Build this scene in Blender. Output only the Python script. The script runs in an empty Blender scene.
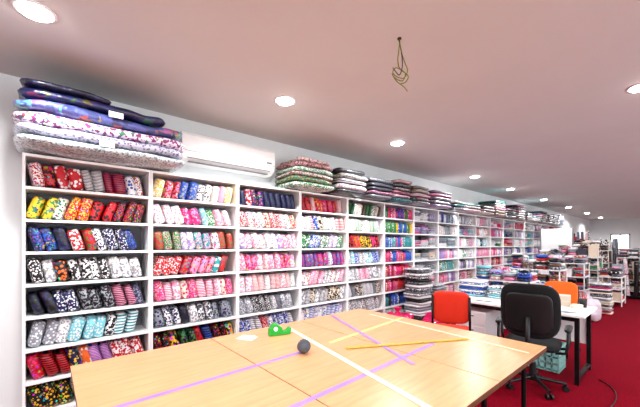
import bpy, math, random
from mathutils import Vector, Matrix, noise as mn
random.seed(7)
R = random.Random(11)
H=1.5; CEIL=2.9; SX=-3.35; WX=-3.66; BW=0.9; Y0=-0.153; FARY=24.0

def lin(c):
    return tuple(((x/255)/12.92 if x/255<=0.04045 else ((x/255+0.055)/1.055)**2.4) for x in c)

# ---------------------------------------------------------------- materials
def nmat(name, rgb, rough=0.5, metal=0.0, var=0.06, scale=8.0, bump=0.0, emis=None, alpha=None, coat=0.0, stretch=None, rgb2=None, spec=None, trans=0):
    m=bpy.data.materials.new(name); m.use_nodes=True
    nt=m.node_tree; b=nt.nodes['Principled BSDF']
    c=lin(rgb)
    tc=nt.nodes.new('ShaderNodeTexCoord'); n=nt.nodes.new('ShaderNodeTexNoise')
    n.inputs['Scale'].default_value=scale; n.inputs['Detail'].default_value=4
    if stretch:
        mp=nt.nodes.new('ShaderNodeMapping'); mp.inputs['Scale'].default_value=stretch
        nt.links.new(tc.outputs['Object'],mp.inputs['Vector']); nt.links.new(mp.outputs['Vector'],n.inputs['Vector'])
    else: nt.links.new(tc.outputs['Object'],n.inputs['Vector'])
    r=nt.nodes.new('ShaderNodeValToRGB')
    r.color_ramp.elements[0].position=0.3; r.color_ramp.elements[1].position=0.7
    c2=lin(rgb2) if rgb2 else tuple(min(1,x*(1+var)) for x in c)
    c1=tuple(x*(1-var) for x in c)
    r.color_ramp.elements[0].color=(*c1,1); r.color_ramp.elements[1].color=(*c2,1)
    nt.links.new(n.outputs['Fac'],r.inputs['Fac']); nt.links.new(r.outputs['Color'],b.inputs['Base Color'])
    b.inputs['Roughness'].default_value=rough; b.inputs['Metallic'].default_value=metal
    b.inputs['Transmission Weight'].default_value=trans
    if spec is not None: b.inputs['Specular IOR Level'].default_value=spec
    b.inputs['Coat Weight'].default_value=coat
    if emis:
        b.inputs['Emission Color'].default_value=(*lin(rgb),1); b.inputs['Emission Strength'].default_value=emis
    if bump:
        bp=nt.nodes.new('ShaderNodeBump'); bp.inputs['Strength'].default_value=bump; bp.inputs['Distance'].default_value=0.01
        nt.links.new(n.outputs['Fac'],bp.inputs['Height']); nt.links.new(bp.outputs['Normal'],b.inputs['Normal'])
    return m

def fabric_mat(name, rough=0.6, coat=0.0, bump=0.25, bscale=30):
    m=bpy.data.materials.new(name); m.use_nodes=True
    nt=m.node_tree; N=nt.nodes; L=nt.links; b=N['Principled BSDF']
    def attr(a):
        x=N.new('ShaderNodeAttribute'); x.attribute_name=a; return x
    ca,cb,pp=attr('ca'),attr('cb'),attr('pp')
    sp=N.new('ShaderNodeSeparateXYZ'); L.new(pp.outputs['Vector'],sp.inputs[0])
    tc=N.new('ShaderNodeTexCoord')
    vm=N.new('ShaderNodeVectorMath'); vm.operation='SCALE'; L.new(tc.outputs['Object'],vm.inputs[0]); L.new(sp.outputs['Y'],vm.inputs['Scale'])
    va=N.new('ShaderNodeVectorMath'); va.operation='ADD'; L.new(vm.outputs[0],va.inputs[0]); L.new(sp.outputs['Z'],va.inputs[1])
    def M(op,a,bv):
        x=N.new('ShaderNodeMath'); x.operation=op
        for i,q in enumerate((a,bv)):
            if isinstance(q,(int,float)): x.inputs[i].default_value=q
            else: L.new(q,x.inputs[i])
        return x.outputs[0]
    def mixf(f,a,c):
        x=N.new('ShaderNodeMix'); x.data_type='FLOAT'; L.new(f,x.inputs[0])
        L.new(a,x.inputs[2]); L.new(c,x.inputs[3]); return x.outputs[0]
    def mixc(f,a,c):
        x=N.new('ShaderNodeMix'); x.data_type='RGBA'; L.new(f,x.inputs[0])
        L.new(a,x.inputs[6]); L.new(c,x.inputs[7]); return x.outputs[2]
    vo=N.new('ShaderNodeTexVoronoi'); vo.inputs['Scale'].default_value=1; L.new(va.outputs[0],vo.inputs['Vector'])
    no=N.new('ShaderNodeTexNoise'); no.inputs['Scale'].default_value=1.1; no.inputs['Detail'].default_value=1; L.new(va.outputs[0],no.inputs['Vector'])
    wv=N.new('ShaderNodeTexWave'); wv.inputs['Scale'].default_value=0.35; wv.inputs['Distortion'].default_value=0.6; wv.bands_direction='Z'; L.new(va.outputs[0],wv.inputs['Vector'])
    f0=M('LESS_THAN',vo.outputs['Distance'],0.42)
    f1=M('GREATER_THAN',no.outputs['Fac'],0.52)
    sc=N.new('ShaderNodeSeparateColor'); L.new(vo.outputs['Color'],sc.inputs[0])
    f2=M('GREATER_THAN',sc.outputs[0],0.5)
    f3=M('GREATER_THAN',wv.outputs['Fac'],0.5)
    t=sp.outputs['X']
    f=mixf(M('GREATER_THAN',t,0.5),f0,f1)
    f=mixf(M('GREATER_THAN',t,1.5),f,f2)
    f=mixf(M('GREATER_THAN',t,2.5),f,f3)
    f=M('MULTIPLY',f,M('LESS_THAN',t,3.5))
    acc=M('MULTIPLY',M('GREATER_THAN',sc.outputs[1],0.7),M('LESS_THAN',t,2.5))
    acc=M('MULTIPLY',acc,f)
    hs=N.new('ShaderNodeHueSaturation'); L.new(cb.outputs['Color'],hs.inputs['Color']); L.new(M('MULTIPLY',sc.outputs[2],1.0),hs.inputs['Hue'])
    col=mixc(f,ca.outputs['Color'],cb.outputs['Color'])
    col=mixc(acc,col,hs.outputs['Color'])
    L.new(col,b.inputs['Base Color'])
    b.inputs['Roughness'].default_value=rough; b.inputs['Coat Weight'].default_value=coat; b.inputs['Coat Roughness'].default_value=0.15
    n2=N.new('ShaderNodeTexNoise'); n2.inputs['Scale'].default_value=bscale; n2.inputs['Detail'].default_value=3
    L.new(tc.outputs['Object'],n2.inputs['Vector'])
    bp=N.new('ShaderNodeBump'); bp.inputs['Strength'].default_value=bump; bp.inputs['Distance'].default_value=0.02
    L.new(n2.outputs['Fac'],bp.inputs['Height']); L.new(bp.outputs['Normal'],b.inputs['Normal'])
    return m

M_FAB=fabric_mat('printed_cotton',0.5,0.35,0.55,24)
M_PLAS=fabric_mat('fabric_in_clear_plastic',0.35,0.8,0.9,16)
M_WHITE=nmat('white_melamine',(240,240,240),0.4,var=0.02)
M_BACK=nmat('shelf_back_white',(120,118,124),0.6,var=0.03)  # white panel greyed: shade behind the bundles is put into its colour
M_WALL=nmat('wall_paint',(216,218,218),0.7,var=0.03,scale=2)
M_CEIL=nmat('ceiling_paint',(208,207,205),0.8,var=0.02,scale=1.5)
M_CARPET=nmat('red_carpet',(122,4,30),0.95,var=0.25,scale=60,bump=0.5,spec=0.1)
M_WOOD=nmat('maple_laminate',(214,156,114),0.3,var=0.05,scale=3,stretch=(14,1.2,1),rgb2=(226,170,126))
M_EDGE=nmat('table_edge_brown',(96,62,40),0.5)
M_BLACK=nmat('black_metal',(22,22,24),0.4,metal=0.3)
M_BFAB=nmat('black_upholstery',(16,16,19),0.85,scale=120,var=0.3,bump=0.4)
M_BPLA=nmat('black_plastic',(28,28,30),0.45)
M_RED=nmat('red_orange_upholstery',(222,54,28),0.7,scale=80,bump=0.2)
M_ORG=nmat('orange_upholstery',(238,110,30),0.7,scale=80,bump=0.2)
M_AC=nmat('ac_white_plastic',(240,240,240),0.3,var=0.01)
M_GREY=nmat('grey_plastic',(120,122,126),0.5)
M_DGREY=nmat('dark_grey_felt',(88,90,98),0.9,scale=60,bump=0.5)
M_GREEN=nmat('green_plastic',(30,170,60),0.35)
M_PURP=nmat('purple_tape',(160,128,196),0.5)
M_CREAM=nmat('cream_tape',(234,222,194),0.5)
M_YEL=nmat('yellow_tape',(232,218,140),0.5)
M_PAPER=nmat('paper',(245,245,248),0.7,var=0.02)
M_RULER=nmat('ruler_wood',(196,172,70),0.5,var=0.15,scale=40)
M_WIREG=nmat('wire_green',(120,130,20),0.4)
M_WIREK=nmat('wire_dark',(40,40,36),0.4)
M_TEAL=nmat('pale_teal_plastic',(150,205,200),0.35)
M_BLUE=nmat('blue_plastic',(60,130,200),0.35)
M_CLEARB=nmat('clear_blue_plastic',(170,210,232),0.15,trans=.6,coat=.5)
M_PINK=nmat('pink_plastic_bag',(215,24,100),0.3,scale=12,bump=0.9,coat=0.4)
M_WBAG=nmat('white_plastic_bag',(215,205,214),0.3,scale=12,bump=0.9,coat=0.4)
M_CARD=nmat('printed_carton',(196,182,166),0.8)
M_STEEL=nmat('steel',(180,182,186),0.3,metal=0.9)
M_LAMP=nmat('downlight_glow',(255,254,250),0.5,emis=30)
M_GLASS=bpy.data.materials.new('window_glass'); M_GLASS.use_nodes=True
_nt=M_GLASS.node_tree; _nt.nodes.remove(_nt.nodes['Principled BSDF'])
_t=_nt.nodes.new('ShaderNodeBsdfTransparent'); _nt.links.new(_t.outputs[0],_nt.nodes['Material Output'].inputs[0])
_nn=_nt.nodes.new('ShaderNodeTexNoise'); _rr=_nt.nodes.new('ShaderNodeValToRGB'); _rr.color_ramp.elements[0].color=(.93,.95,.96,1); _rr.color_ramp.elements[1].color=(.97,.98,.98,1)
_nt.links.new(_nn.outputs['Fac'],_rr.inputs['Fac']); _nt.links.new(_rr.outputs['Color'],_t.inputs['Color'])

# ---------------------------------------------------------------- mesh builder
class MB:
    def __init__(s): s.v=[];s.f=[];s.mi=[];s.sm=[];s.ca=[];s.cb=[];s.pp=[]
    def add(s,vs,fs,mat=0,smooth=False,ca=(1,1,1),cb=(1,1,1),pp=(4,1,0)):
        o=len(s.v); s.v+= [tuple(v) for v in vs]
        s.f+=[tuple(i+o for i in f) for f in fs]; s.mi+=[mat]*len(fs); s.sm+=[smooth]*len(fs)
        n=len(vs); s.ca+=[ca]*n; s.cb+=[cb]*n; s.pp+=[pp]*n
    def box(s,x0,x1,y0,y1,z0,z1,mat=0,M=None,**k):
        vs=[Vector((x,y,z)) for x in (x0,x1) for y in (y0,y1) for z in (z0,z1)]
        if M: vs=[M@v for v in vs]
        s.add(vs,[(0,1,3,2),(4,6,7,5),(0,4,5,1),(2,3,7,6),(0,2,6,4),(1,5,7,3)],mat,**k)
    def cyl(s,p0,p1,r0,r1=None,seg=14,mat=0,caps=True,**k):
        r1=r0 if r1 is None else r1
        p0=Vector(p0);p1=Vector(p1);d=(p1-p0).normalized()
        a=d.orthogonal().normalized(); b=d.cross(a)
        vs=[];fs=[]
        for p,r in ((p0,r0),(p1,r1)):
            for i in range(seg):
                t=2*math.pi*i/seg; vs.append(p+(a*math.cos(t)+b*math.sin(t))*r)
        for i in range(seg): j=(i+1)%seg; fs.append((i,j,seg+j,seg+i))
        s.add(vs,fs,mat,smooth=True,**k)
        if caps:
            s.add(vs[:seg],[tuple(range(seg))[::-1]],mat,**k); s.add(vs[seg:],[tuple(range(seg))],mat,**k)
    def tube(s,pts,r,seg=8,mat=0,**k):
        P=[Vector(p) for p in pts]; vs=[];fs=[]
        a=None
        for i,p in enumerate(P):
            d=(P[min(i+1,len(P)-1)]-P[max(i-1,0)]).normalized()
            if a is None: a=d.orthogonal().normalized()
            else: a=(a-d*a.dot(d)).normalized()
            b=d.cross(a)
            for j in range(seg):
                t=2*math.pi*j/seg; vs.append(p+(a*math.cos(t)+b*math.sin(t))*r)
        for i in range(len(P)-1):
            for j in range(seg):
                q=(j+1)%seg; fs.append((i*seg+j,i*seg+q,(i+1)*seg+q,(i+1)*seg+j))
        fs.append(tuple(range(seg))[::-1]); fs.append(tuple((len(P)-1)*seg+j for j in range(seg)))
        s.add(vs,fs,mat,smooth=True,**k)
    def pillow(s,c,h,e1=.35,e2=.5,nu=12,nv=6,mat=0,M=None,wob=0,wf=6,bend=None,smooth=True,**k):
        def sg(x,e): return math.copysign(abs(x)**e,x)
        c=Vector(c); vs=[];fs=[]
        for i in range(nv+1):
            v=-math.pi/2+math.pi*i/nv
            v=max(-math.pi/2+0.02,min(math.pi/2-0.02,v))
            cz,szz=sg(math.cos(v),e1),sg(math.sin(v),e1)
            for j in range(nu):
                u=2*math.pi*(j+.5)/nu
                p=Vector((h[0]*cz*sg(math.cos(u),e2),h[1]*cz*sg(math.sin(u),e2),h[2]*szz))
                if bend: p=bend(p)
                if M: p=M@p
                p=c+p
                if wob: p+=mn.noise_vector(p*wf)*wob
                vs.append(p)
        for i in range(nv):
            for j in range(nu):
                q=(j+1)%nu; fs.append((i*nu+j,i*nu+q,(i+1)*nu+q,(i+1)*nu+j))
        fs.append(tuple(range(nu))[::-1]); fs.append(tuple(nv*nu+j for j in range(nu)))
        s.add(vs,fs,mat,smooth=smooth,**k)
    def lathe(s,c,prof,seg=20,mat=0,**k):
        c=Vector(c);vs=[];fs=[]
        for r,z in prof:
            for j in range(seg):
                t=2*math.pi*j/seg; vs.append(c+Vector((r*math.cos(t),r*math.sin(t),z)))
        for i in range(len(prof)-1):
            for j in range(seg):
                q=(j+1)%seg; fs.append((i*seg+j,i*seg+q,(i+1)*seg+q,(i+1)*seg+j))
        s.add(vs,fs,mat,smooth=True,**k)
    def build(s,name,mats,bevel=0,attrs=False,parent=None,xf=None):
        V=[Vector(v) for v in s.v]
        if xf is not None: V=[xf@v for v in V]
        mnx=[min(v[i] for v in V) for i in range(3)]; mxx=[max(v[i] for v in V) for i in range(3)]
        o=Vector(((mnx[0]+mxx[0])/2,(mnx[1]+mxx[1])/2,mnx[2]))
        me=bpy.data.meshes.new(name); me.from_pydata([v-o for v in V],[],s.f); 
        for m in mats: me.materials.append(m)
        me.polygons.foreach_set('material_index',s.mi); me.polygons.foreach_set('use_smooth',s.sm)
        if attrs:
            for nm,d in (('ca',s.ca),('cb',s.cb)):
                a=me.attributes.new(nm,'FLOAT_COLOR','POINT'); a.data.foreach_set('color',[x for c in d for x in (*c,1)])
            a=me.attributes.new('pp','FLOAT_VECTOR','POINT'); a.data.foreach_set('vector',[x for c in s.pp for x in c])
        me.update()
        ob=bpy.data.objects.new(name,me); bpy.context.scene.collection.objects.link(ob); ob.location=o
        if bevel:
            b=ob.modifiers.new('bevel','BEVEL'); b.width=bevel; b.segments=2; b.limit_method='ANGLE'; b.angle_limit=math.radians(50)
        if parent: 
            ob.parent=parent
        return ob

# ---------------------------------------------------------------- room
XR=3.2; YB=-3.2
def wallobj(name,boxes,mat):
    m=MB()
    for b in boxes: m.box(*b)
    return m.build(name,[mat])
wallobj('floor',[(WX-.15,XR+.15,YB-.15,FARY+.15,-.1,0)],M_CARPET)
wallobj('ceiling',[(WX-.15,XR+.15,YB-.15,FARY+.15,CEIL,CEIL+.1)],M_CEIL)
wallobj('wall_left',[(WX-.15,WX,YB-.15,FARY+.15,0,CEIL)],M_WALL)
rw=[(XR,XR+.15,YB-.15,FARY+.15,0,.5),(XR,XR+.15,YB-.15,FARY+.15,2.6,CEIL)]
wy=[-2.6,0.2,0.6,3.4,3.8,6.6,7.4,10.2,12,14.8,17,19.8]
prev=YB-.15
for i in range(0,len(wy),2):
    rw.append((XR,XR+.15,prev,wy[i],.5,2.6)); prev=wy[i+1]
rw.append((XR,XR+.15,prev,FARY+.15,.5,2.6))
wallobj('wall_right',rw,M_WALL)
wi=2
for i in range(0,len(wy),2):  # unseen shopfront windows, added so fill daylight reaches the shelf fronts
    a,b=wy[i],wy[i+1]; m=MB()
    m.box(XR+.04,XR+.1,a,a+.06,.5,2.6); m.box(XR+.04,XR+.1,b-.06,b,.5,2.6)
    m.box(XR+.04,XR+.1,a,b,.5,.56); m.box(XR+.04,XR+.1,a,b,2.54,2.6); m.box(XR+.04,XR+.1,(a+b)/2-.03,(a+b)/2+.03,.5,2.6)
    m.box(XR+.065,XR+.07,a+.05,b-.05,.55,2.55,mat=1)
    m.build('window_%d'%wi,[M_WHITE,M_GLASS]); wi+=1
wallobj('wall_back',[(WX,XR,YB-.15,YB,0,CEIL)],M_WALL)
fx0,fx1,fz0,fz1=-2.75,-1.95,1.2,2.05
wallobj('wall_far',[(WX,fx0,FARY,FARY+.15,0,CEIL),(fx1,XR,FARY,FARY+.15,0,CEIL),(fx0,fx1,FARY,FARY+.15,0,fz0),(fx0,fx1,FARY,FARY+.15,fz1,CEIL)],M_WALL)
m=MB()
for b in [(fx0,fx0+.05,FARY,FARY+.1,fz0,fz1),(fx1-.05,fx1,FARY,FARY+.1,fz0,fz1),(fx0,fx1,FARY,FARY+.1,fz0,fz0+.05),(fx0,fx1,FARY,FARY+.1,fz1-.05,fz1),((fx0+fx1)/2-.02,(fx0+fx1)/2+.02,FARY,FARY+.1,fz0,fz1)]: m.box(*b)
m.box(fx0+.04,fx1-.04,FARY+.04,FARY+.045,fz0+.04,fz1-.04,mat=1)
m.build('window_1',[M_BLACK,M_GLASS])
wallobj('baseboard_left',[(WX,WX+.015,YB,Y0-.02,0,.09)],M_WHITE)
wallobj('baseboard_far',[(WX,XR,FARY-.015,FARY,0,.09)],M_WHITE)

# ---------------------------------------------------------------- palette
C=dict(w=(232,230,232),k=(14,14,20),n=(24,31,84),r=(192,20,36),p=(230,144,174),h=(214,42,114),y=(232,188,38),g=(52,132,68),t=(34,148,154),
 b=(42,86,178),s=(146,150,160),l=(172,146,202),o=(224,106,38),c=(226,210,190),m=(108,20,50),d=(66,68,80),a=(118,194,206),e=(110,80,62))
C={k:lin(v) for k,v in C.items()}
rows=[
 ["wr kr rw wk nr wb","yg wg ry rk kr hw yr","nb nk rw rg wn nw","kw ws ko kw wk","kn nw ks kp ns","sw ws aw wk tw","rh kr ny ow pb rw","ky kw gy sk kr","sw nk"],
 ["yw rp bs wk cw sp","wp hl aw gw pc","rg gp lw tp wh","rw rt pr tw re","hp hw pw ch","sn nw kn ws dw","kr ky kg rk bk","sw wk bs","sw nk"],
 ["nk rw nr kn","rw wr ws cr","lw pw wp ws","pw ph wp pc","wp pc ws wr","sw kw ws ds","bw sw rw wb","rw kw","sw nk"],
 ["rk rw ro hr","ws wr bw ck","gw bw wg lw","rb br hb wb","wr pw ws","sw wd ck","wb bw wl","pw ws","sw nk"],
 ["gk wk cs ke","cw gw sw","rk or yk hk","ws aw bw","sw ws pw","sw ds kc","wk sw","rh pw","sw nk"]]
def design(code):
    a,b=C[code[0]],C[code[1]]
    return dict(ca=a,cb=b,pp=(R.choice([0,0,1,1,2,3]),R.choice([R.uniform(32,50),R.uniform(50,85)]),R.uniform(0,90)))

board_z=[2.21-.257*i for i in range(9)]
TB=.022
def yb(n): return Y0+BW*n
NB=18
def fill_leaning(m,y0,y1,zb,dz,codes,w=.092):
    ds=[design(c) for c in codes]
    ang=R.choice([-1,1,1])*R.uniform(.14,.34)
    y=y0+.06; i=0; run=0; d=R.choice(ds)
    while y<y1-.05:
        if run<=0: d=ds[i%len(ds)]; i+=1; run=R.choice([1,1,2,2,3])
        run-=1
        ww=w*R.uniform(.8,1.12); h=R.uniform(.182,.208); a=ang+R.uniform(-.05,.05)
        h=min(h,(.228-ww*.35*abs(math.sin(a)))/math.cos(a))
        Mx=Matrix.Rotation(a,3,'X')@Matrix.Rotation(R.uniform(-.15,.15),3,'Z')
        zc=zb+(h/2*math.cos(a)+ww/2*abs(math.sin(a))*.55)
        dd=dict(d); pp=d['pp']; dd['pp']=(pp[0],pp[1],pp[2]+R.uniform(0,3))
        dep=R.uniform(.10,.12)
        m.pillow((SX-.022-dep+R.uniform(-.018,.006),y,zc),(dep,ww/2,h/2),.3,.6,nu=14,nv=7,M=Mx,wob=.005,wf=14,**dd)
        y+=ww/math.cos(a)*.9
def fill_boards(m,y0,y1,zb,dz,cols):
    y=y0+.02
    c=R.choice(cols);run=4
    while y<y1-.03:
        w=R.uniform(.02,.036); h=R.uniform(.15,.21)
        if run<=0: c=R.choice(cols); run=R.randint(1,4)
        run-=1
        m.pillow((SX-.14,y+w/2,zb+h/2),(.12,w/2*.96,h/2),.2,.5,nu=8,nv=4,ca=C[c],cb=C[R.choice('wwks')],pp=(R.choice([4,4,4,1,0]),R.uniform(40,70),R.uniform(0,9)))
        y+=w
def fill_stacks(m,y0,y1,zb,dz,cols):
    ns=R.choice([2,3]); wy_=(y1-y0-.03)/ns
    for k in range(ns):
        yc=y0+.015+wy_*(k+.5); z=zb
        top=zb+R.uniform(.1,.21)
        c=R.choice(cols)
        while z<top:
            h=R.uniform(.018,.035)
            if R.random()<.5: c=R.choice(cols)
            if z+h>zb+.225: break
            m.pillow((SX-.14+R.uniform(-.01,.01),yc+R.uniform(-.006,.006),z+h/2),(.12,wy_*.46,h/2),.5,.3,nu=12,nv=4,ca=C[c],cb=C[R.choice('wwksp')],pp=(R.choice([4,4,0,1]),R.uniform(25,50),R.uniform(0,9)))
            z+=h*.96
for n in range(NB):
    y0,y1=yb(n)+.001,yb(n+1)-.001
    s=MB()
    s.box(WX+.002,SX,y0,y0+.018,0,2.21); s.box(WX+.002,SX,y1-.018,y1,0,2.21)
    for z in board_z: s.box(WX+.008,SX-.001,y0+.018,y1-.018,z-TB,z)
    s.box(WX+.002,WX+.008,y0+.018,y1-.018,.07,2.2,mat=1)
    s.box(SX-.03,SX-.012,y0+.018,y1-.018,0,board_z[8]-TB)
    s.build('bookshelf',[M_WHITE,M_BACK],bevel=.0015 if n<6 else 0)
    m=MB()
    for r in range(8):
        zb=board_z[r+1]; a,b=y0+.02,y1-.02
        if n<5: fill_leaning(m,a,b,zb,.23,rows[n][r].split())
        elif n==5: fill_boards(m,a,b,zb,.23,['ghbh','ybg','hbt','bhr','rhh','hmr','ktb','sw'][r])
        elif n in(6,): fill_stacks(m,a,b,zb,.23,['wsl','hls','wps','wsc','sdw','wsp','wws','dsk'][r])
        else:
            q=R.random()
            cols=R.choice(['hpwl','wscw','bntw','pyrh','gtaw','ldsw','rpwm','pplw','wsba','whss','plac'])
            if q<.4: fill_leaning(m,a,b,zb,.23,[R.choice(cols)+R.choice('wkws') for _ in range(4)])
            elif q<.7: fill_boards(m,a,b,zb,.23,cols)
            else: fill_stacks(m,a,b,zb,.23,cols)
    m.build('folded_fabric_bundles',[M_FAB],attrs=True)

# ---------------------------------------------------------------- stacks on top of shelves
def layered(name,y0,y1,z0,layers,xc=-3.36,hx=.27,mat=M_PLAS,wob=.02,labels=()):
    m=MB(); z=z0
    for i,(h,c1,c2,ty,sc,da,db) in enumerate(layers):
        m.pillow((xc+R.uniform(-.01,.01),(y0+da+y1-db)/2,z+h/2),(hx*R.uniform(.94,1.0),(y1-db-y0-da)/2,h/2*1.06),.6,.28,nu=48,nv=10,wob=wob if i else wob*.5,wf=6,
                 ca=lin(c1),cb=lin(c2),pp=(ty,sc,R.uniform(0,50)))
        z+=h*.97
    for (ly,lz) in labels:
        m.box(xc+hx*.99,xc+hx*1.04,ly-.05,ly+.05,lz-.022,lz+.022,mat=1)
    mnz=min(v[2] for v in m.v)
    m.v=[(max(v[0],WX+.004),v[1],v[2]-mnz+z0+.001) for v in m.v]
    return m.build(name,[mat,M_PAPER],attrs=True)
layered('plastic_wrapped_fabric_stack',-.2,1.0,2.21,[
 (.075,(195,202,206),(120,135,142),1,50,0,0),
 (.088,(180,180,198),(110,100,140),0,45,0,.02),
 (.095,(228,212,228),(130,50,105),1,36,.0,.0),
 (.095,(66,74,124),(86,94,158),1,14,-.0,.03),
 (.08,(24,30,68),(40,44,92),1,14,.03,.18),
 (.055,(26,30,58),(44,46,84),1,14,.05,.6)],xc=-3.33,hx=.295,labels=[(.42,2.54),(.36,2.29)],wob=.026)
def rl(n,pal='wsckddnpstle'):
    out=[]
    for i in range(n):
        a=C[R.choice(pal)]; b=C[R.choice('wkspdc')]
        k=R.uniform(.45,.85)
        inv=lambda c: tuple(255*(x**(1/2.2)) for x in c)
        out.append((R.uniform(.055,.08),inv(tuple(k*x for x in a)),inv(tuple(k*x for x in b)),R.choice([0,1,1,2,3]),R.uniform(28,60),R.uniform(0,.05),R.uniform(0,.06)))
    return out
layered('folded_fabric_stack',2.27,2.98,2.21,[
 (.07,(60,130,90),(220,220,215),1,45,0,0),(.07,(50,100,75),(190,150,80),0,45,.0,.03),(.06,(185,178,170),(120,40,40),1,45,.0,.0),
 (.07,(95,150,120),(220,220,215),1,45,0.02,.0),(.07,(195,150,150),(110,30,50),1,45,.04,.02),(.06,(220,195,195),(150,60,80),0,45,.1,.08)])
y=3.02
while y<yb(NB)-.7:
    w=R.uniform(.5,.85)
    layered('folded_fabric_stack',y,y+w,2.21,rl(R.choice([5,5,6]) if y<6 else R.choice([3,4,5,6])),wob=.018); y+=w+.02

# ---------------------------------------------------------------- AC
m=MB(); ay0,ay1=1.06,2.2
prof=[(WX,2.38),(WX,2.70),(WX+.17,2.70),(WX+.205,2.69),(WX+.225,2.66),(WX+.23,2.56),(WX+.225,2.47),(WX+.20,2.42),(WX+.14,2.385),(WX+.08,2.375)]
k=len(prof); vs=[(x,ay0,z) for x,z in prof]+[(x,ay1,z) for x,z in prof]
m.add(vs,[(i,(i+1)%k,k+(i+1)%k,k+i) for i in range(k)]+[tuple(range(k))[::-1],tuple(range(k,2*k))])
m.box(WX+.15,WX+.212,ay0+.06,ay1-.06,2.405,2.414,mat=1,M=Matrix.Translation((0,0,.015)))
m.box(WX+.10,WX+.19,ay0+.08,ay1-.08,2.374,2.381,mat=1,M=Matrix.Translation((0,0,.012)))
m.box(WX+.227,WX+.2315,ay0+.005,ay1-.005,2.49,2.494,mat=1)
m.box(WX+.226,WX+.232,ay1-.12,ay1-.05,2.51,2.53,mat=1)
for i in range(14): m.box(WX+.03,WX+.16,ay0+.05+i*.077,ay0+.09+i*.077,2.698,2.703,mat=1)
m.build('wall_air_conditioner',[M_AC,M_GREY],bevel=.006)

# ---------------------------------------------------------------- folding tables
TZ=.75
TX0,TX1=-2.47,-.66
TY=[.1,.98,1.87,2.76]
for i in range(3):
    a,b=TY[i]+.003,TY[i+1]-.003
    m=MB()
    m.box(TX0,TX1,a,b,TZ-.004,TZ); m.box(TX0,TX1,a,b,TZ-.034,TZ-.004,mat=1)
    m.box(TX0+.06,TX1-.06,a+.05,a+.07,TZ-.08,TZ-.034,mat=2); m.box(TX0+.06,TX1-.06,b-.07,b-.05,TZ-.08,TZ-.034,mat=2)
    for x in (TX0+.12,TX1-.12):
        for yy in (a+.09,b-.09):
            m.cyl((x,yy,0.012),(x,yy,TZ-.03),.016,mat=2); m.cyl((x,yy,0),(x,yy,.02),.021,mat=2)
        m.cyl((x,a+.09,.12),(x,b-.09,.12),.012,mat=2); m.cyl((x,a+.09,.6),(x,b-.09,.6),.012,mat=2)
        sx=.3 if x<-1.5 else -.3
        m.cyl((x,(a+b)/2,.6),(x+sx,(a+b)/2,TZ-.034),.009,mat=2)
    m.build('folding_table',[M_WOOD,M_EDGE,M_BLACK],bevel=.002)
def strip(name,p,q,w,mat,z=TZ):
    p=Vector((*p,0));q=Vector((*q,0)); d=(q-p).normalized(); n=Vector((-d.y,d.x,0))*w/2
    m=MB(); vs=[p-n,q-n,q+n,p+n]
    V=[v+Vector((0,0,z+.0005)) for v in vs]+[v+Vector((0,0,z+.0011)) for v in vs]
    m.add(V,[(3,2,1,0),(4,5,6,7),(0,1,5,4),(1,2,6,5),(2,3,7,6),(3,0,4,7)]); return m.build(name,[mat])
strip('purple_tape_strip',(-1.70,.11),(-1.74,1.35),.035,M_PURP)
strip('purple_tape_strip',(-1.16,.5),(-1.24,2.2),.035,M_PURP)
strip('yellow_tape_strip',(-1.76,1.62),(-1.88,2.75),.03,M_YEL)
strip('cream_tape_strip',(-2.3,1.62),(-.68,1.30),.04,M_CREAM,TZ+.001)
strip('purple_tape_strip',(-2.42,2.25),(-1.1,1.72),.03,M_PURP,TZ+.002)
strip('cream_tape_strip',(-2.2,2.6),(-.7,2.5),.025,M_CREAM,TZ+.001)
m=MB(); m.box(-.5,.5,-.014,.014,0,.006)
for i in range(50): m.box(-.49+i*.02,-.488+i*.02,-.014,(-.004 if i%5 else .004),.0055,.0068,mat=1)
m.build('wooden_metre_ruler',[M_RULER,M_BLACK],xf=Matrix.Translation((-1.35,2.05,TZ+.004))@Matrix.Rotation(math.radians(62),4,'Z'))
m=MB(); m.pillow((-1.71,1.33,TZ+.047),(.047,.047,.045),1,1,nu=24,nv=14,wob=.003,wf=30)
for i in range(10):
    t=i*.6; ax=Matrix.Rotation(t,3,'Z')@Matrix.Rotation(t*1.7,3,'X')
    m.tube([Vector((-1.71,1.33,TZ+.049))+ax@Vector((.045*math.cos(q*math.pi/10),.045*math.sin(q*math.pi/10),0)) for q in range(21)],.002,5)
m.build('yarn_ball',[M_DGREY])
m=MB(); T=Matrix.Translation((-2.2,1.45,TZ+.001))@Matrix.Rotation(math.radians(70),4,'Z')
k=[(-.09,0),(.09,0),(.10,.05),(.085,.055),(.06,.03),(.03,.025),(.02,.06),(-.02,.085),(-.06,.08),(-.085,.05)]
n_=len(k); vs=[(x,-.03,z) for x,z in k]+[(x,.03,z) for x,z in k]
m.add(vs,[(i,(i+1)%n_,n_+(i+1)%n_,n_+i) for i in range(n_)]+[tuple(range(n_))[::-1],tuple(range(n_,2*n_))])
m.cyl((-.035,-.033,.055),(-.035,.033,.055),.036,seg=20,mat=0); m.cyl((-.035,-.035,.055),(-.035,.035,.055),.018,seg=16,mat=1)
m.box(.085,.103,-.025,.025,.048,.056,mat=2)
m.build('tape_dispenser',[M_GREEN,M_PAPER,M_STEEL],bevel=.003,xf=T)
m=MB(); m.box(-.07,.07,-.05,.05,0,.002); m.box(-.055,.055,-.045,.055,.002,.004,M=Matrix.Rotation(.3,4,'Z'))
m.build('paper_slips',[M_PAPER],xf=Matrix.Translation((-2.28,1.2,TZ+.001))@Matrix.Rotation(.5,4,'Z'))

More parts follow.
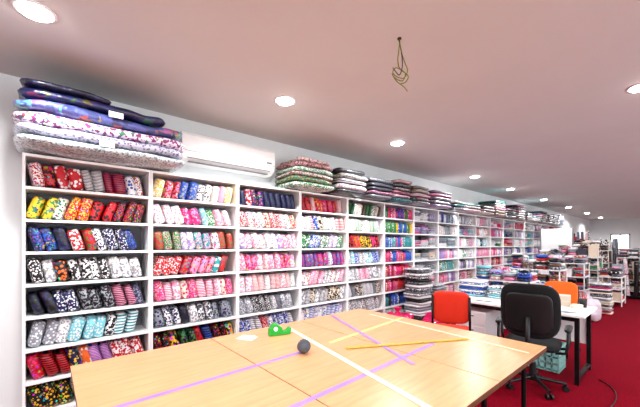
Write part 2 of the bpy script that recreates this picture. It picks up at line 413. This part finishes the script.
# ---------------------------------------------------------------- desk
DX0,DX1,DY0,DY1=-2.25,-.68,4.2,4.95
m=MB()
m.box(DX0,DX1,DY0,DY1,TZ-.028,TZ)
for x in (DX0+.05,DX1-.09):
    for yy in (DY0+.04,DY1-.08): m.box(x,x+.04,yy,yy+.04,0,TZ-.028,mat=1)
    m.box(x,x+.04,DY0+.08,DY1-.08,.05,.08,mat=1)
m.box(DX0+.09,DX1-.09,DY1-.06,DY1-.045,.3,TZ-.03)
m.box(DX0+.09,DX1-.09,DY0+.05,DY0+.07,TZ-.08,TZ-.028,mat=1)
m.build('white_desk',[M_WHITE,M_BLACK],bevel=.003)
m=MB()
for i in range(12):
    x=R.uniform(-1.95,-.85);yy=R.uniform(4.39,4.42)
    m.box(-.085,.085,-.12,.12,.001+i*.0015,.002+i*.0015,M=Matrix.Translation((x,yy,TZ))@Matrix.Rotation(R.uniform(-.8,.8),4,'Z'))
m.build('paper_sheets',[M_PAPER])
def bag(name,c,h,mat,e=.8):
    m=MB(); m.pillow((0,0,h[2]),h,e,.8,nu=28,nv=16,wob=.05*max(h)/.2,wf=9)
    m.lathe((0,0,h[2]*1.7),[(h[0]*.45,0),(h[0]*.12,h[2]*.5),(h[0]*.3,h[2]*.8)],12)
    mz=min(v[2] for v in m.v); m.v=[(v[0],v[1],v[2]-mz) for v in m.v]
    return m.build(name,[mat],xf=Matrix.Translation(c))
def stackfolded(name,c,w,d,n,cols,mat=M_FAB,hh=(.02,.035),jit=.01,rj=0):
    m=MB(); z=0
    for i in range(n):
        h=R.uniform(*hh); m.pillow((R.uniform(-jit,jit),R.uniform(-jit,jit),z+h/2),(w/2,d/2,h/2),.5,.3,nu=20,nv=5,M=Matrix.Rotation(R.uniform(-rj,rj),3,'Z'),ca=C[R.choice(cols)],cb=C[R.choice('wks')],pp=(R.choice([4,0,1]),45,R.uniform(0,9))); z+=h
    mz=min(v[2] for v in m.v); m.v=[(v[0],v[1],v[2]-mz) for v in m.v]
    return m.build(name,[mat],attrs=True,xf=Matrix.Translation(c))
def basket(name,c,w,d,h,mat,cols='wphb'):
    m=MB()
    t=.012
    m.box(-w/2,w/2,-d/2,d/2,0,t)
    for z in [h*.2,h*.45,h*.7]:
        m.box(-w/2,w/2,-d/2,-d/2+t,z-h*.09,z+h*.09); m.box(-w/2,w/2,d/2-t,d/2,z-h*.09,z+h*.09)
        m.box(-w/2,-w/2+t,-d/2,d/2,z-h*.09,z+h*.09); m.box(w/2-t,w/2,-d/2,d/2,z-h*.09,z+h*.09)
    for a in range(7):
        x=-w/2+t/2+(w-t)*a/6
        for s_ in (-1,1): m.box(x-.008,x+.008,s_*(d/2-t/2)-.006,s_*(d/2-t/2)+.006,0,h)
    for a in range(5):
        yy=-d/2+t/2+(d-t)*a/4
        for s_ in (-1,1): m.box(s_*(w/2-t/2)-.006,s_*(w/2-t/2)+.006,yy-.008,yy+.008,0,h)
    for s_ in (-1,1):
        m.box(-w/2-.01,w/2+.01,s_*d/2-.01,s_*d/2+.01,h-.02,h); m.box(s_*w/2-.01,s_*w/2+.01,-d/2,d/2,h-.02,h)
    for i in range(12):
        m.pillow((R.uniform(-w/3,w/3)*.8,R.uniform(-d/3,d/3)*.8,R.uniform(.3,.95)*h),(w*.2,d*.18,h*.16),.7,.7,nu=10,nv=5,mat=1,ca=C[R.choice(cols)],cb=C[R.choice('wks')],pp=(R.choice([4,0,1]),35,R.uniform(0,9)))
    return m.build(name,[mat,M_FAB],attrs=True,xf=Matrix.Translation(c))
stackfolded('plastic_wrapped_packets',(-2.03,4.74,TZ+.001),.36,.28,8,'wawb',M_PLAS)
stackfolded('plastic_wrapped_packets',(-1.67,4.76,TZ+.001),.28,.24,6,'awsa',M_PLAS)
m=MB(); w,d,h=.34,.26,.19
m.box(-w/2,w/2,-d/2,d/2,0,.006); 
m.box(-w/2,w/2,-d/2,-d/2+.006,0,h); m.box(-w/2,w/2,d/2-.006,d/2,0,h); m.box(-w/2,-w/2+.006,-d/2,d/2,0,h); m.box(w/2-.006,w/2,-d/2,d/2,0,h)
m.box(-w/2-.01,w/2+.01,-d/2-.01,d/2+.01,h,h+.015,mat=1)
for s in(-1,1): m.box(s*(w/2+.008)-.006,s*(w/2+.008)+.006,-.04,.04,h-.04,h+.02,mat=1)
for i in range(7): m.pillow((R.uniform(-.1,.1),R.uniform(-.06,.06),.03+i*.018),(.05,.05,.02),.6,.6,mat=2,nu=10,nv=5,ca=C[R.choice('wpbr')],cb=C['w'],pp=(0,40,i))
m.build('clear_storage_box',[M_CLEARB,M_BLUE,M_FAB],attrs=True,xf=Matrix.Translation((-1.3,4.77,TZ+.001)))
def carton(c,w,d,h,rot=0,mat=None):
    m=MB(); m.box(-w/2,w/2,-d/2,d/2,0,h); m.box(-w/2-.002,w/2+.002,-.025,.025,h-.001,h+.002,mat=1); m.box(-w/2-.002,-w/2,-.025,.025,h*.6,h,mat=1); m.box(w/2,w/2+.002,-.025,.025,h*.6,h,mat=1)
    m.box(-w/2,w/2,-d/2-.002,-d/2,h*.48,h*.5,mat=1)
    m.box(-w/2+.0,w/2,-.003,.003,h+.001,h+.003)
    m.build('cardboard_box',[mat or M_CARD,M_CREAM],bevel=.004,xf=Matrix.Translation(c)@Matrix.Rotation(rot,4,'Z'))
carton((-1.0,4.8,TZ+.001),.18,.18,.12,.15)
m=MB(); m.lathe((0,0,0),[(0,0),(.035,0),(.04,.1),(.036,.1),(.032,.01),(0,.01)],18)
for i in range(7):
    a=i*.9; m.cyl((.012*math.cos(a),.012*math.sin(a),.012),(.034*math.cos(a),.034*math.sin(a),.15+.01*(i%3)),.004,seg=6,mat=1+i%2)
m.build('pen_cup',[M_BPLA,M_RED,M_STEEL],xf=Matrix.Translation((-.79,4.8,TZ+.001)))
m=MB(); m.lathe((0,0,0),[(.03,0),(.055,0),(.055,.045),(.03,.045),(.03,0)],22); m.build('tape_roll',[M_CREAM],xf=Matrix.Translation((-.82,4.66,TZ+.001)))
basket('plastic_crate',(-1.15,4.62,0.001),.4,.3,.3,M_TEAL,'wat')
m=MB(); m.box(-.2,.2,-.25,.25,.03,.6); 
for z in (.05,.24,.43): m.box(-.19,.19,-.262,-.25,z,z+.16); m.box(-.05,.05,-.275,-.262,z+.1,z+.115,mat=1)
for x in(-.16,.16):
    for yy in(-.2,.2): m.cyl((x,yy,0),(x,yy,.03),.02,mat=1)
m.build('drawer_pedestal',[M_WHITE,M_GREY],bevel=.004,xf=Matrix.Translation((-1.9,4.58,0)))

# ---------------------------------------------------------------- office chair
def office_chair(c,rot):
    m=MB()
    m.pillow((0,0,.47),(.245,.235,.045),.6,.45,nu=32,nv=8)
    def bd(p): return Vector((p.x,p.y+.9*p.x*p.x-.15*(p.z)**2,p.z))
    Mr=Matrix.Rotation(math.radians(8),3,'X')
    m.pillow((0,-.27,.84),(.255,.035,.275),.55,.5,nu=36,nv=14,bend=bd,M=Mr)
    m.pillow((0,-.305,.82),(.2,.014,.2),.4,.4,nu=28,nv=10,bend=bd,M=Mr,mat=1)
    m.tube([(0,-.05,.42),(0,-.2,.415),(0,-.29,.44),(0,-.325,.52),(0,-.325,.78)],.022,10,mat=1)
    m.box(-.1,.1,-.12,.1,.405,.43,mat=1)
    for s in (-1,1):
        m.tube([(s*.2,.08,.42),(s*.28,.08,.43),(s*.3,.08,.5),(s*.3,.07,.64)],.014,8,mat=1)
        m.tube([(s*.2,-.1,.42),(s*.28,-.1,.43),(s*.3,-.1,.5),(s*.3,-.09,.64)],.014,8,mat=1)
        m.pillow((s*.3,-.01,.66),(.03,.14,.018),.5,.5,nu=16,nv=6,mat=1)
    m.cyl((0,0,.1),(0,0,.26),.03,mat=1); m.cyl((0,0,.24),(0,0,.42),.016,mat=2)
    m.cyl((0,0,.075),(0,0,.125),.045,mat=1)
    for i in range(5):
        a=2*math.pi*i/5+.3; x,y_=math.cos(a),math.sin(a)
        m.cyl((x*.03,y_*.03,.105),(x*.29,y_*.29,.075),.022,.013,mat=1)
        m.cyl((x*.285,y_*.285,.05),(x*.285,y_*.285,.08),.008,mat=1)
        for s in(-1,1):
            cx,cy=x*.285-y_*.012*s,y_*.285+x*.012*s
            m.cyl((cx,cy,.026),(cx-y_*.018*s,cy+x*.018*s,.026),.026,mat=1)
    m.build('office_chair',[M_BFAB,M_BPLA,M_STEEL],xf=Matrix.Translation(c)@Matrix.Rotation(rot,4,'Z'))
office_chair((-1.05,3.87,0),math.radians(8))

def stack_chair(c,rot,mat):
    m=MB()
    def bd(p): return Vector((p.x,p.y+.5*p.x*p.x,p.z))
    m.pillow((0,0,.455),(.22,.215,.03),.5,.4,nu=28,nv=6)
    m.pillow((0,-.235,.77),(.205,.025,.19),.45,.4,nu=28,nv=10,bend=bd,M=Matrix.Rotation(math.radians(8),3,'X'))
    for s in(-1,1):
        m.tube([(s*.2,-.3,0),(s*.2,-.24,.25),(s*.2,-.2,.44),(s*.2,-.225,.6),(s*.195,-.26,.9)],.0125,8,mat=1)
        m.tube([(s*.21,.24,0),(s*.2,.19,.3),(s*.2,.17,.42),(s*.2,0,.425),(s*.2,-.2,.43)],.0125,8,mat=1)
        m.cyl((s*.2,-.3,0),(s*.2,-.297,.02),.017,mat=1); m.cyl((s*.21,.24,0),(s*.21,.238,.02),.017,mat=1)
    m.tube([(-.2,.17,.41),(.2,.17,.41)],.011,8,mat=1); m.tube([(-.2,-.2,.42),(.2,-.2,.42)],.011,8,mat=1)
    m.tube([(-.2,-.27,.12),(.2,-.27,.12)],.008,8,mat=1)
    m.build('padded_stacking_chair',[mat,M_BLACK],xf=Matrix.Translation(c)@Matrix.Rotation(rot,4,'Z'))
stack_chair((-1.86,3.72,0),math.radians(25),M_RED)
stack_chair((-1.2,5.4,0),math.radians(175),M_ORG)

bag('pink_plastic_bag',(-2.98,4.2,0),(.22,.27,.19),M_PINK)
bag('pink_plastic_bag',(-2.55,4.62,0),(.2,.2,.2),M_PINK)
stackfolded('plastic_wrapped_packet_pile',(-3.1,4.98,0.001),.36,.42,22,'wsdswk',M_PLAS,hh=(.035,.06),jit=.02,rj=.12)
stackfolded('plastic_wrapped_packet_pile',(-3.1,5.5,0.001),.36,.42,16,'wspswl',M_PLAS,hh=(.035,.06),jit=.02,rj=.12)

# ---------------------------------------------------------------- far merchandise
def roll_bin(c,w,d,h,cols,rot=0):
    m=MB(); t=.02
    for x in(-w/2,w/2-t):
        for yy in(-d/2,d/2-t): m.box(x,x+t,yy,yy+t,0,h*.6,mat=1)
    for z in(.06,h*.3,h*.57):
        m.box(-w/2,w/2,-d/2,-d/2+t,z,z+t,mat=1); m.box(-w/2,w/2,d/2-t,d/2,z,z+t,mat=1)
        m.box(-w/2,-w/2+t,-d/2,d/2,z,z+t,mat=1); m.box(w/2-t,w/2,-d/2,d/2,z,z+t,mat=1)
    m.box(-w/2,w/2,-d/2,d/2,.04,.06,mat=1)
    nx=max(2,int(w/.13)); ny=max(2,int(d/.13))
    for i in range(nx):
        for j in range(ny):
            if R.random()<.1: continue
            x=-w/2+.08+(w-.16)*i/(nx-1); yy=-d/2+.08+(d-.16)*j/(ny-1)
            hh=h*R.uniform(.65,1.0); r=R.uniform(.04,.055)
            tx,ty=R.uniform(-.08,.08),R.uniform(-.08,.08)
            kw=dict(ca=C[R.choice(cols)],cb=C[R.choice('wksp')],pp=(R.choice([4,4,0,1,3]),35,R.uniform(0,9)))
            m.cyl((x,yy,.06),(x+tx,yy+ty,hh),r,seg=10,**kw)
            m.cyl((x+tx,yy+ty,hh-.01),(x+tx,yy+ty,hh+.015),.014,seg=8,ca=C['c'])
    m.build('fabric_roll_bin',[M_FAB,M_BLACK],attrs=True,xf=Matrix.Translation(c)@Matrix.Rotation(rot,4,'Z'))
def gondola(c,w,d,h,cols,tiers=3,rot=0,heap=.25):
    m=MB(); t=.02
    for x in(-w/2,w/2-t):
        for yy in(-d/2,d/2-t): m.box(x,x+t,yy,yy+t,0,h,mat=1)
    kw=lambda: dict(ca=C[R.choice(cols)],cb=C[R.choice('wkspc')],pp=(R.choice([4,4,0,1,2]),R.uniform(20,40),R.uniform(0,9)))
    for k in range(tiers+1):
        z=.1+(h-.12)*k/tiers
        m.box(-w/2,w/2,-d/2,d/2,z,z+.02,mat=1)
        gap=(h-.12)/tiers-.04 if k<tiers else heap
        nx=max(2,int(w/.2)); ny=max(2,int(d/.22))
        for i in range(nx):
            for j in range(ny):
                x=-w/2+(i+.5)*w/nx; yy=-d/2+(j+.5)*d/ny; zz=z+.021; top=z+.02+gap*R.uniform(.4,1)
                if R.random()<.3:
                    hh=top-zz
                    m.box(x-w/nx*.42,x+w/nx*.42,yy-d/ny*.42,yy+d/ny*.42,zz,zz+hh,**kw())
                else:
                    while zz<top-.03:
                        hh=R.uniform(.03,.08); hh=min(hh,z+.02+gap-zz)
                        if hh<.015: break
                        m.pillow((x,yy,zz+hh/2),(w/nx*R.uniform(.38,.47),d/ny*R.uniform(.38,.47),hh/2),.6,.4,nu=12,nv=5,M=Matrix.Rotation(R.uniform(-.15,.15),3,'Z'),**kw())
                        zz+=hh*.97
    m.build('merchandise_display_shelf',[M_FAB,M_WHITE],attrs=True,xf=Matrix.Translation(c)@Matrix.Rotation(rot,4,'Z'))
gondola((-2.15,6.4,0),.9,.6,.85,'wspahbr')
gondola((-2.05,7.9,0),.9,.6,.98,'wsrdbek',heap=.35)
gondola((-1.95,9.6,0),.9,.6,1.05,'wckdsr',heap=.35)
gondola((-1.95,11.4,0),.9,.7,1.15,'wgpdeskc',heap=.35)
gondola((-2.0,13.6,0),.9,.8,1.3,'kdsewc',heap=.35)
roll_bin((-2.65,15.8,0),.8,.7,2.0,'kdenrs')
roll_bin((-2.4,19.0,0),.9,.7,1.8,'kdswe')
gondola((-1.0,13.6,0),.7,1.2,1.1,'ewsckdcr',heap=.3)
roll_bin((-.95,12.3,0),.6,.5,1.15,'ewcosk')
gondola((-1.1,16.4,0),.8,1.2,1.1,'sdwcker')
gondola((-1.2,10.7,0),.45,.7,.7,'wsrpcdk',tiers=2,heap=.3)
stackfolded('folded_fabric_pile',(-1.2,9.15,.0),.38,.35,17,'rhwdcs',hh=(.03,.045),jit=.02,rj=.15)
bag('white_plastic_bag',(-1.25,8.0,0),(.2,.2,.22),M_WBAG)
m=MB(); m.box(-.45,.45,-.015,.015,.9,2.0); 
for s in(-1,1): m.box(s*.43-.02,s*.43+.02,-.02,.02,.03,2.02,mat=1); m.box(s*.43-.02,s*.43+.02,-.25,.25,0,.03,mat=1)
m.build('standing_whiteboard',[M_WHITE,M_STEEL],xf=Matrix.Translation((-2.75,12.6,0)))

m=MB(); pts=[]
for i in range(60):
    t=i/59; pts.append((-.62+.5*t+.08*math.sin(t*9),4.6-1.9*t+.05*math.sin(t*14),.006))
m.tube(pts,.005,6); m.build('power_cable',[M_BPLA])

# ---------------------------------------------------------------- hanging wire
m=MB(); wx,wyy=-1.27,1.81
m.cyl((wx,wyy,CEIL-.006),(wx,wyy,CEIL),.014,mat=1)
def sm(pts,n=8):
    P=[Vector(p) for p in pts]; out=[]
    for i in range(len(P)-1):
        p0=P[max(i-1,0)];p1=P[i];p2=P[i+1];p3=P[min(i+2,len(P)-1)]
        for k in range(n):
            t=k/n; out.append(.5*((2*p1)+(-p0+p2)*t+(2*p0-5*p1+4*p2-p3)*t*t+(-p0+3*p1-3*p2+p3)*t**3))
    out.append(P[-1]); return out
base=Vector((wx,wyy,CEIL)); rv=Vector((.653,.757,0))
def W(l): return sm([base+rv*a+Vector((0,0,b)) for a,b in l])
m.tube(W([(0,0),(.01,-.08),(.035,-.16),(.055,-.22),(.03,-.27),(-.02,-.26),(-.045,-.23),(-.02,-.2),(.03,-.23),(.06,-.26),(.04,-.3),(.0,-.31)]),.0034,6)
m.tube(W([(.005,0),(-.005,-.09),(-.01,-.15),(.0,-.2),(.04,-.24),(.02,-.29),(-.03,-.27),(-.05,-.24),(-.02,-.29),(.03,-.33),(.055,-.36)]),.0034,6)
m.tube(W([(-.005,0),(.015,-.1),(.02,-.19),(.0,-.25),(-.03,-.22),(-.045,-.2)]),.0034,6,mat=1)
m.build('hanging_electrical_wire',[M_WIREG,M_WIREK])

# ---------------------------------------------------------------- lights
def downlight(x,y,E,spot=True):
    m=MB(); m.lathe((x,y,CEIL),[(.105,0),(.105,-.006),(.09,-.009),(.082,-.006),(.082,0)],28)
    m.lathe((x,y,CEIL),[(.082,-.002),(.08,-.012),(.07,-.02),(.05,-.027),(.025,-.031),(.001,-.032)],28,mat=1)
    o=m.build('recessed_downlight',[M_WHITE,M_LAMP])
    ld=bpy.data.lights.new('downlight_lamp','SPOT'); ld.energy=E; ld.spot_size=math.radians(165); ld.spot_blend=.6; ld.shadow_soft_size=.06; ld.color=(.98,.995,1)
    lo=bpy.data.objects.new('downlight_lamp',ld); bpy.context.scene.collection.objects.link(lo); lo.parent=o
    lo.location=(0,0,-.11+ (CEIL-o.location.z))
for x,y in [(-2.55,-1.9),(-2.55,-.06),(-2.55,1.75),(-2.6,3.66),(-2.85,6.7),(-2.9,8.9),(-2.9,11.8),(-2.9,15),(-2.9,18.5),(-2.9,22)]:
    downlight(x,y,88)
for x,y in [(-.3,-1.6),(-.1,.6),(-.25,4.0),(-.3,6.6),(-.3,9.5),(-.6,13),(-.6,17),(-.6,21)]: downlight(x,y,72)  # only the lamp at the right edge is in view; others added for fill
for x,y in [(1.8,-1.6),(1.8,1.2),(1.8,4),(1.8,8),(1.8,13)]: downlight(x,y,72)  # whole row out of view, added as extra fill light

w=bpy.data.worlds.new('world'); bpy.context.scene.world=w; w.use_nodes=True
nt=w.node_tree; bg=nt.nodes['Background']; bg.inputs[0].default_value=(.94,.98,1,1); bg.inputs[1].default_value=5.0

# ---------------------------------------------------------------- camera
cd=bpy.data.cameras.new('camera'); cd.sensor_width=36; cd.lens=315/640*36; cd.shift_y=40.5/640; cd.clip_start=.05
co=bpy.data.objects.new('camera',cd); bpy.context.scene.collection.objects.link(co)
co.location=(0,0,H); co.rotation_euler=(math.radians(90),0,math.radians(49.2))
bpy.context.scene.camera=co
bpy.context.scene.view_settings.view_transform='Standard'
try: bpy.context.scene.view_settings.look='Medium High Contrast'
except Exception as e: print(e)
